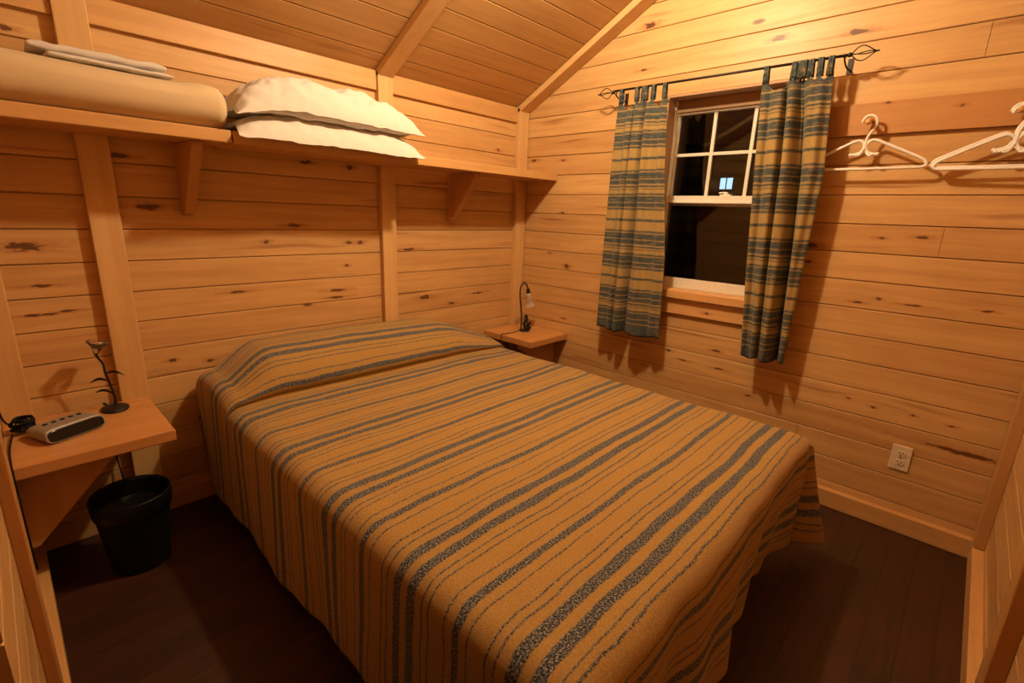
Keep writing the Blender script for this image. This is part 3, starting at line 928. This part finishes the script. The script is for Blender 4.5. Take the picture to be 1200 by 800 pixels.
# ------------------------------------------------------------------ lamps
def leaf(base, tip, wdt, bend=.01):
    mb = MB(); b = Vector(base); t_ = Vector(tip); d = t_-b
    side = d.cross(Vector((1, 0, 0))); side.normalize()
    nrm = Vector((.45, 0, .9))
    def fn(i, j):
        f = i/12; w_ = wdt*math.sin(math.pi*min(1, f*.93+.07))**.8*(j/4-.5)
        p = b+d*f+Vector((0, 0, bend*math.sin(math.pi*f)))+side*0+nrm*w_+Vector((0, 0, -abs(j/4-.5)*wdt*.25))
        return p
    mb.grid(fn, 12, 4); mb.uv = None
    return mb
lz = .545
lamp = thing('table_lamp', 'black stem lamp shaped like a leafy flower with clear glass shade, beside the clock radio', 'lamp', (.115, -2.412, lz))
MB().lathe([(.001, 0), (.058, 0), (.060, .003), (.056, .008), (.020, .012), (.006, .016), (.001, .017)], (.118, -2.418, lz+.0005), 32, sx=.9, sy=.75).build('base', M['iron'], lamp, smooth=True)
MB().tube([(.107, -2.413, lz+.012), (.107, -2.412, lz+.050), (.107, -2.420, lz+.110), (.107, -2.427, lz+.150), (.107, -2.428, lz+.180), (.107, -2.440, lz+.210), (.107, -2.445, lz+.226)],
          [.0050, .0042, .0040, .0038, .0036, .0042, .006], 10).build('stem', M['iron'], lamp, smooth=True)
for bs, tp, bd in (((.107, -2.424, lz+.115), (.112, -2.474, lz+.118), .012), ((.107, -2.414, lz+.060), (.112, -2.464, lz+.078), .012), ((.107, -2.426, lz+.145), (.112, -2.372, lz+.128), .012)):
    leaf(bs, tp, .012, bd).build('leaf', M['iron'], lamp, smooth=True, solid=.0015)
tilt = Matrix.Rotation(math.radians(-14), 3, 'X') @ Matrix.Identity(3)
MB().lathe([(.007, 0), (.011, .012), (.014, .022), (.020, .032), (.030, .042), (.034, .050)], (.107, -2.444, lz+.222), 24, mat=Matrix.Rotation(math.radians(-14), 3, 'X'),
           warp=lambda th, z: 1+.10*math.cos(5*th)*min(1, z/.04)).build('lamp_shade', M['clear_shade'], lamp, smooth=True, label='clear glass flower shade', solid=.0015)
tc = MB().tube([(.085, -2.425, lz+.004), (.060, -2.435, lz+.004), (.032, -2.440, lz+.004), (.020, -2.440, lz-.010), (.018, -2.440, .48), (.02, -2.430, .30), (.04, -2.42, .16), (.05, -2.41, .10)], .0028, 8)
tc.build('cord', M['black'], lamp, smooth=True)

# lamp in the far corner: gooseneck stem, frosted tulip shade hanging down
l2 = thing('table_lamp', 'black gooseneck lamp with frosted tulip shade, on the corner nightstand under the window wall', 'lamp', (.21, -.19, lz))
bx_, by_ = .222, -.188
MB().lathe([(.001, 0), (.036, 0), (.038, .003), (.034, .009), (.012, .013), (.001, .014)], (bx_+.010, by_+.006, lz+.0005), 28).build('base', M['iron'], l2, smooth=True)
MB().tube([(bx_, by_-.018, lz+.010), (bx_, by_-.018, lz+.09), (bx_, by_-.030, lz+.18), (bx_, by_-.042, lz+.25), (bx_, by_-.040, lz+.300),
           (bx_, by_-.022, lz+.330), (bx_, by_+.006, lz+.332), (bx_, by_+.026, lz+.312), (bx_, by_+.036, lz+.288)], .0048, 10).build('stem', M['iron'], l2, smooth=True)
tm = Matrix.Rotation(math.radians(14), 3, 'X')
MB().lathe([(.005, .012), (.010, .006), (.013, -.010), (.014, -.024), (.010, -.026)], (bx_, by_+.037, lz+.285), 20, mat=tm).build('socket', M['iron'], l2, smooth=True)
MB().lathe([(.013, 0), (.017, -.012), (.020, -.034), (.021, -.055), (.026, -.074), (.038, -.090), (.041, -.094)], (bx_, by_+.042, lz+.262), 28, mat=tm,
           warp=lambda th, z: 1+(.07*math.cos(6*th) if z < -.07 else 0)).build('lamp_shade', M['frost_shade'], l2, smooth=True, solid=.0018, label='frosted tulip glass shade')
fg = MB()   # small dark seated ornament on the lamp base
fg.ball((bx_+.012, by_+.018, lz+.034), (.016, .017, .024)); fg.ball((bx_+.014, by_+.016, lz+.072), (.012, .013, .016)); fg.ball((bx_+.014, by_+.014, lz+.094), (.010, .010, .011))
fg.ball((bx_+.026, by_+.030, lz+.022), (.014, .010, .011)); fg.ball((bx_+.026, by_+.004, lz+.022), (.014, .010, .011)); fg.tube([(bx_+.016, by_+.004, lz+.078), (bx_+.020, by_-.008, lz+.060), (bx_+.016, by_-.014, lz+.050)], .0045, 8)
fg.ball((bx_+.016, by_+.040, lz+.045), (.008, .010, .012))
fg.v = [(bx_+.014+(x-bx_-.014)*1.15, by_+.015+(y-by_-.015)*1.3, lz+.012+(z-lz-.012)*1.12) for x, y, z in fg.v]
fg.build('ornament', M['iron'], l2, smooth=True, label='small dark seated figure')
MB().tube([(bx_-.010, by_-.024, lz+.006), (bx_+.0, by_-.08, lz+.003), (bx_+.0, by_-.14, lz+.003), (bx_-.01, -.384, lz+.003), (bx_-.01, -.390, lz-.002), (bx_-.02, -.392, .42)], .0024, 8).build('cord', M['black'], l2, smooth=True)

# ------------------------------------------------------------------ clock radio
ck = thing('clock_radio', 'silver clock radio with dark oval front on the left nightstand', 'clock radio', (.25, -2.56, lz))
ang = math.atan2(.288-.355, -2.472+2.614)     # front runs from (.355,-2.614) to (.288,-2.472)
c0 = Vector((.3215, -2.543, lz)); fdir = Vector((.288-.355, -2.472+2.614, 0)).normalized(); back = Vector((-fdir.y, fdir.x, 0)); 
if back.x > 0: back = -back
LW = .176; HT = .046
def stad(hw, hh, n_=10, sq=.62):
    pts = []
    for k in range(4*n_):
        a = 2*math.pi*k/(4*n_); c, s_ = math.cos(a), math.sin(a)
        pts.append((hw*math.copysign(abs(c)**.28, c), hh*math.copysign(abs(s_)**.62, s_)))
    return pts
mb = MB()
SEC = [(0., 1., 1.), (.010, 1.01, 1.04), (.06, .98, .98), (.105, .93, .85), (.128, .86, .62)]
ns_ = 40
for d_, a_, b_ in SEC:
    for p, q in stad(LW/2*a_, HT/2*b_):
        z = HT/2*b_+q+.003
        v_ = c0+fdir*p+back*(d_+ (z*.30))+Vector((0, 0, z)); mb.v.append(tuple(v_))
for i in range(len(SEC)-1):
    for k in range(ns_):
        k2 = (k+1) % ns_
        mb.f.append((i*ns_+k, i*ns_+k2, (i+1)*ns_+k2, (i+1)*ns_+k))
mb.f.append(tuple(range(ns_))); mb.f.append(tuple(reversed(range((len(SEC)-1)*ns_, len(SEC)*ns_))))
mb.build('body', M['silver'], ck, smooth=False, bevel=.002)
mb = MB()
for d_, a_ in ((.002, 1.), (-.0022, .99), (-.0030, .93)):
    for p, q in stad(LW/2*.945*a_, HT/2*.80*a_):
        z = HT/2+q+.003
        mb.v.append(tuple(c0+fdir*p+back*(d_+z*.30)+Vector((0, 0, z))))
for i in range(2):
    for k in range(ns_):
        k2 = (k+1) % ns_
        mb.f.append((i*ns_+k, i*ns_+k2, (i+1)*ns_+k2, (i+1)*ns_+k))
mb.f.append(tuple(range(2*ns_, 3*ns_)))
M['gloss_black'] = plain('gloss_black_face', (.006, .006, .007), .15, namt=.02)
mb.build('display', M['gloss_black'], ck, smooth=False, label='black glossy oval display')
for k in range(5):
    cc = c0+fdir*(-.05+.025*k)+back*.075+Vector((0, 0, HT*.93+.002))
    b_ = MB(); b_.lathe([(.0075, 0), (.0075, .004), (.006, .0055)], tuple(cc), 14); b_.build('button', M['black'], ck)
# tangle of black cord and plug beside the radio
tg = MB()
random.seed(11)
cc = Vector((.170, -2.672, lz+.029)); pts = []
for k in range(42):
    a = k*1.25
    pts.append(cc+Vector((.036*math.cos(a)*random.uniform(.5, 1.15), .032*math.sin(a)*random.uniform(.5, 1.15), .023*math.sin(k*.71)*random.uniform(.5, 1)+.001*math.cos(k))))
tg.tube(pts, .0032, 7, smooth=4)
pc_ = thing('power_cord', 'tangled black power cord heaped at the left end of the clock radio', 'power cord', (.165, -2.67, lz))
tg.build('coil', M['black'], pc_, smooth=True)
MB().box(.172, .200, -2.668, -2.640, lz+.022, lz+.046).build('plug', M['black'], pc_, bevel=.004)
MB().tube([(.16, -2.70, lz+.03), (.20, -2.716, lz+.08), (.18, -2.719, lz+.20), (.16, -2.720, lz+.36)], .0028, 8).build('cable', M['black'], pc_, smooth=True)
MB().tube([(.20, -2.700, lz+.012), (.33, -2.712, lz+.006), (.462, -2.712, lz+.004), (.479, -2.712, lz-.004), (.480, -2.712, .42), (.482, -2.711, .20)], .0028, 8).build('lead', M['black'], pc_, smooth=True)

# ------------------------------------------------------------------ waste bin
bx_, by_ = .335, -2.440
bn = thing('waste_bin', 'black waste bin with black bag liner under the left nightstand', 'waste bin', (bx_, by_, 0))
MB().lathe([(.001, .001), (.088, .001), (.092, .008), (.118, .285), (.121, .290), (.116, .290), (.088, .012), (.001, .010)], (bx_, by_, 0), 40).build('body', M['black'], bn, smooth=True)
ln = MB()
def wl(th, z): return 1+.018*math.sin(9*th+z*60)+.012*math.sin(23*th-z*40)
ln.lathe([(.080, .05), (.104, .20), (.113, .280), (.1165, .2925), (.1200, .2945), (.1222, .291), (.1212, .262), (.1178, .232), (.1165, .226)], (bx_, by_, 0), 96, warp=lambda th, z: 1+(.012*abs(math.sin(7*th+z*30))+.006*math.sin(31*th))*(1 if z < .29 and z > .2 else .3))
ln.build('liner', M['black_bag'], bn, smooth=True, solid=.0008)

# ------------------------------------------------------------------ lit window of the neighbouring cabin
lw = MB(); lw.box(LWX-.19, LWX+.19, 9.56, 9.599, LWZ-.20, LWZ+.20)
lwo = lw.build('window_frame', M['night_wall'], cab)
for sx in (-1, 1):
    MB().box(LWX+sx*.078-.062, LWX+sx*.078+.062, 9.545, 9.558, LWZ-.125, LWZ+.125).build('pane', M['lit_pane'], lwo, label='lit pane')
gr = struct(MB().box(-16, 12, .10, 20, -.40, -.30).build('ground', M['night_wall']))

# ------------------------------------------------------------------ light, sky, camera
ld = bpy.data.lights.new('ceiling_bulb', 'POINT'); ld.energy = 94; ld.color = (1., .79, .50); ld.shadow_soft_size = .045
lo_ = bpy.data.objects.new('ceiling_bulb', ld); COL.objects.link(lo_); lo_.location = (1.22, -1.15, 2.52)
wd = bpy.data.worlds.new('night'); bpy.context.scene.world = wd; wd.use_nodes = True
wd.node_tree.nodes['Background'].inputs[0].default_value = (.002, .003, .005, 1)
wd.node_tree.nodes['Background'].inputs[1].default_value = .3

cam = bpy.data.cameras.new('camera'); co = bpy.data.objects.new('camera', cam); COL.objects.link(co)
R = [(0.7240184200603308, 0.6888575450065377, 0.035673661164905494), (-0.20007832821142602, 0.16023434732944836, 0.966588649072617), (-0.6601257380177381, 0.7069655130368607, -0.25383808497360066)]
m = Matrix.Identity(4)
for r in range(3):
    m[r][0] = R[0][r]; m[r][1] = R[1][r]; m[r][2] = -R[2][r]
m.translation = Vector((2.42182297, -2.6491581, 1.33066445))
co.matrix_world = m
cam.sensor_fit = 'HORIZONTAL'; cam.sensor_width = 36; cam.lens = 36*569.934/1200; cam.clip_start = .01; cam.clip_end = 60
sc = bpy.context.scene; sc.camera = co
sc.view_settings.view_transform = 'Standard'; sc.view_settings.look = 'None'; sc.view_settings.gamma = 1
sc.view_settings.use_curve_mapping = False; sc.view_settings.exposure = 0.0
